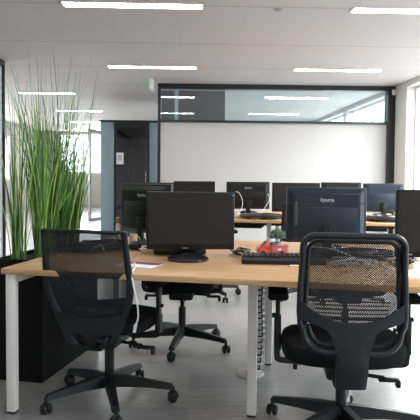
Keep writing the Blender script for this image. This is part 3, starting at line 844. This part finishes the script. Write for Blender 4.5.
# cables seen through the coarse net
cable('white_cable', [(gx(318, 3.15), 3.45, .79), (gx(340, 3.1), 3.3, .80), (gx(365, 3.0), 3.1, .77), (gx(388, 2.95), 2.92, .746), (gx(398, 2.9), 2.9, .746)], .0032, M['whitecable'], 'white cable arching over the desk seen through the coarse net back')
tangle(gx(357, 3.05), 3.06, .16, .085, Z0, 0, 21, M['logo'], 'pale grey cable coil on the desk seen through the coarse net back', .0026, 8)
tangle(gx(352, 3.32), 3.34, .25, .16, Z0, 0, 22, M['blackcable'], 'black cable tangle on the desk behind the pale coil', .008, 26)
tangle(gx(408, 3.1), 3.12, .06, .10, Z0, 0, 25, M['blackcable'], 'black cable tangle under the monitor at the right edge', .004, 7)
tangle(gx(411, 3.2), 3.25, .08, .08, Z0, 0, 26, M['logo'], 'pale grey cable tangle under the monitor at the right edge', .003, 5)
# second row cables
for i, (px, s_, mat, l) in enumerate([(243, .35, 'whitecable', 'white cable tangle below the free-standing distant monitor'), (262, .25, 'blackcable', 'black cable tangle at the front of the second row desk'),
                        (380, .3, 'logo', 'pale cable tangle below the rightmost distant monitor'), (382, .38, 'blackcable', 'black cable tangle below the rightmost distant monitor')]):
    X = gx(px, 6.3); t = (X-PB.x-V.x*s_)/U.x; p = bench_pt(PB, t, s_, 0)
    tangle(p.x, p.y, (.10, .24, .09, .25)[i], (.08, .20, .06, .28)[i], Z0, 0, 40+i, M[mat], l, (.005, .010, .006, .010)[i], (9, 26, 7, 36)[i])
p = bench_pt(PB, 1.42, .55, 0)
cable('white_cable', [(gx(236, 6.6), 6.75, 1.02), (gx(240, 6.6), 6.72, 1.0), (gx(243, 6.6), 6.66, .90), (gx(241, 6.5), 6.6, .80), (gx(236, 6.4), 6.5, .75)], .003, M['whitecable'], 'white cable drooping beside the free-standing distant monitor', 'loose cables on the desks')
cable('white_cable', [(gx(264, 6.4), 6.35, .748), (gx(262, 6.5), 6.45, .80), (gx(269, 6.6), 6.6, .92), (gx(268, 6.7), 6.7, 1.0)], .003, M['whitecable'], 'white cable rising between two distant monitors', 'loose cables on the desks')
# cable spine with round foot
cs = thing('cable_spine', 'white segmented cable riser on a round floor plate beside the middle desk leg', 'cable riser', (gx(252, 3.50), 3.50, 0), 0)
MB().lathe([(.084, 0), (.086, .004), (.080, .012), (.03, .018), (.02, .03)], n=40).build('floor_plate', M['white'], cs)
P0_, P1_ = Vector((.048, -.01, .03)), Vector((gx(264.5, 3.45)-gx(252, 3.50), -.05, .665))
sp = MB(); jt = MB(); ns = 17
for k in range(ns):
    q = (k+.5)/ns; c = P0_.lerp(P1_, q**.9)+Vector((.008*math.sin(q*PI*2), 0, 0))
    sp.box(c+Vector((0, -.012, 0)), (.050, .008, .027), .003, seg=1)
    sp.box(c+Vector((-.022, 0, 0)), (.006, .03, .027), .002, seg=1); sp.box(c+Vector((.022, 0, 0)), (.006, .03, .027), .002, seg=1)
    jt.box(c+Vector((-.006, -.017, -.015)), (.030, .006, .010), .002, seg=1)
    jt.box(c+Vector((.004, -.017, 0)), (.008, .005, .022), .001, seg=1)
sp.build('spine_segments', M['spine'], cs); jt.build('joints', M['bluejoint'], cs)

# under-desk power cables
for k, (t, l) in enumerate([(.62, 'black cables sagging from the tray under the left half of the foreground desk'), (1.75, 'black cables sagging from the tray under the right half of the foreground desk')]):
    p = bench_pt(PA, t, .70, 0); rnd = random.Random(60+k); b_ = MB()
    for j in range(5):
        a = p+U*rnd.uniform(-.45, -.2); c = p+U*rnd.uniform(.2, .45)
        b_.tube(curve_pts([a+Vector((0, rnd.uniform(-.05, .05), .612)), p+Vector((rnd.uniform(-.1, .1), rnd.uniform(-.05, .05), .615+.02*rnd.random())), c+Vector((0, rnd.uniform(-.05, .05), .612))], 8), .005, 6)
    tag(b_.build('cable_bundle', M['blackcable']), l, 'cable', 'cable bundles in the desk trays')

# ------------------------------------------------------------------ light
def area(name, loc, rot, sx, sy, power, col):
    l = bpy.data.lights.new(name, 'AREA'); l.shape = 'RECTANGLE'; l.size = sx; l.size_y = sy; l.energy = power; l.color = col
    o = bpy.data.objects.new(name, l); COL.objects.link(o); o.location = loc; o.rotation_euler = rot; return o
for i, (b0, b1) in enumerate(wins):
    area('daylight_%d' % i, room(AR+1.9, (b0+b1)/2, 3.7), (0, R(90-48), RY), 2.2, b1-b0, (130, 200, 420, 420, 520, 480)[i], (1.0, .985, .965))
for i, (b0, b1) in enumerate(added_lwins):
    area('daylight_left_%d' % i, room(AL-.5, (b0+b1)/2, 1.7), (0, R(-90), RY), 1.4, b1-b0, 120, (1, .985, .97))  # added fill light shining in through the extra left openings
area('daylight_far', room((fw0+fw1)/2, B1+.5, 1.95), (R(-90), 0, RY), fw1-fw0+.3, 1.5, 160, (.95, .98, 1))
wd = bpy.data.worlds.new('world'); sc.world = wd; wd.use_nodes = True
bg = wd.node_tree.nodes['Background']; bg.inputs[0].default_value = (.93, .96, 1, 1); bg.inputs[1].default_value = 3.2

# ------------------------------------------------------------------ camera
cam = bpy.data.cameras.new('camera'); co = bpy.data.objects.new('camera', cam); COL.objects.link(co)
cam.sensor_width = 36; cam.sensor_fit = 'HORIZONTAL'; cam.lens = F/420*36; cam.clip_end = 100
PITCH = R(2.3); ROLL = .008
co.location = (0, 0, EYE)
co.rotation_mode = 'XYZ'
m = Matrix.Rotation(PI/2-PITCH, 4, 'X') @ Matrix.Rotation(ROLL, 4, 'Z')
co.rotation_euler = m.to_euler()
cam.shift_y = -12.6/420
sc.camera = co
sc.view_settings.view_transform = 'Standard'; sc.view_settings.look = 'None'; sc.view_settings.gamma = 1; sc.view_settings.use_curve_mapping = False
sc.view_settings.exposure = 0.36
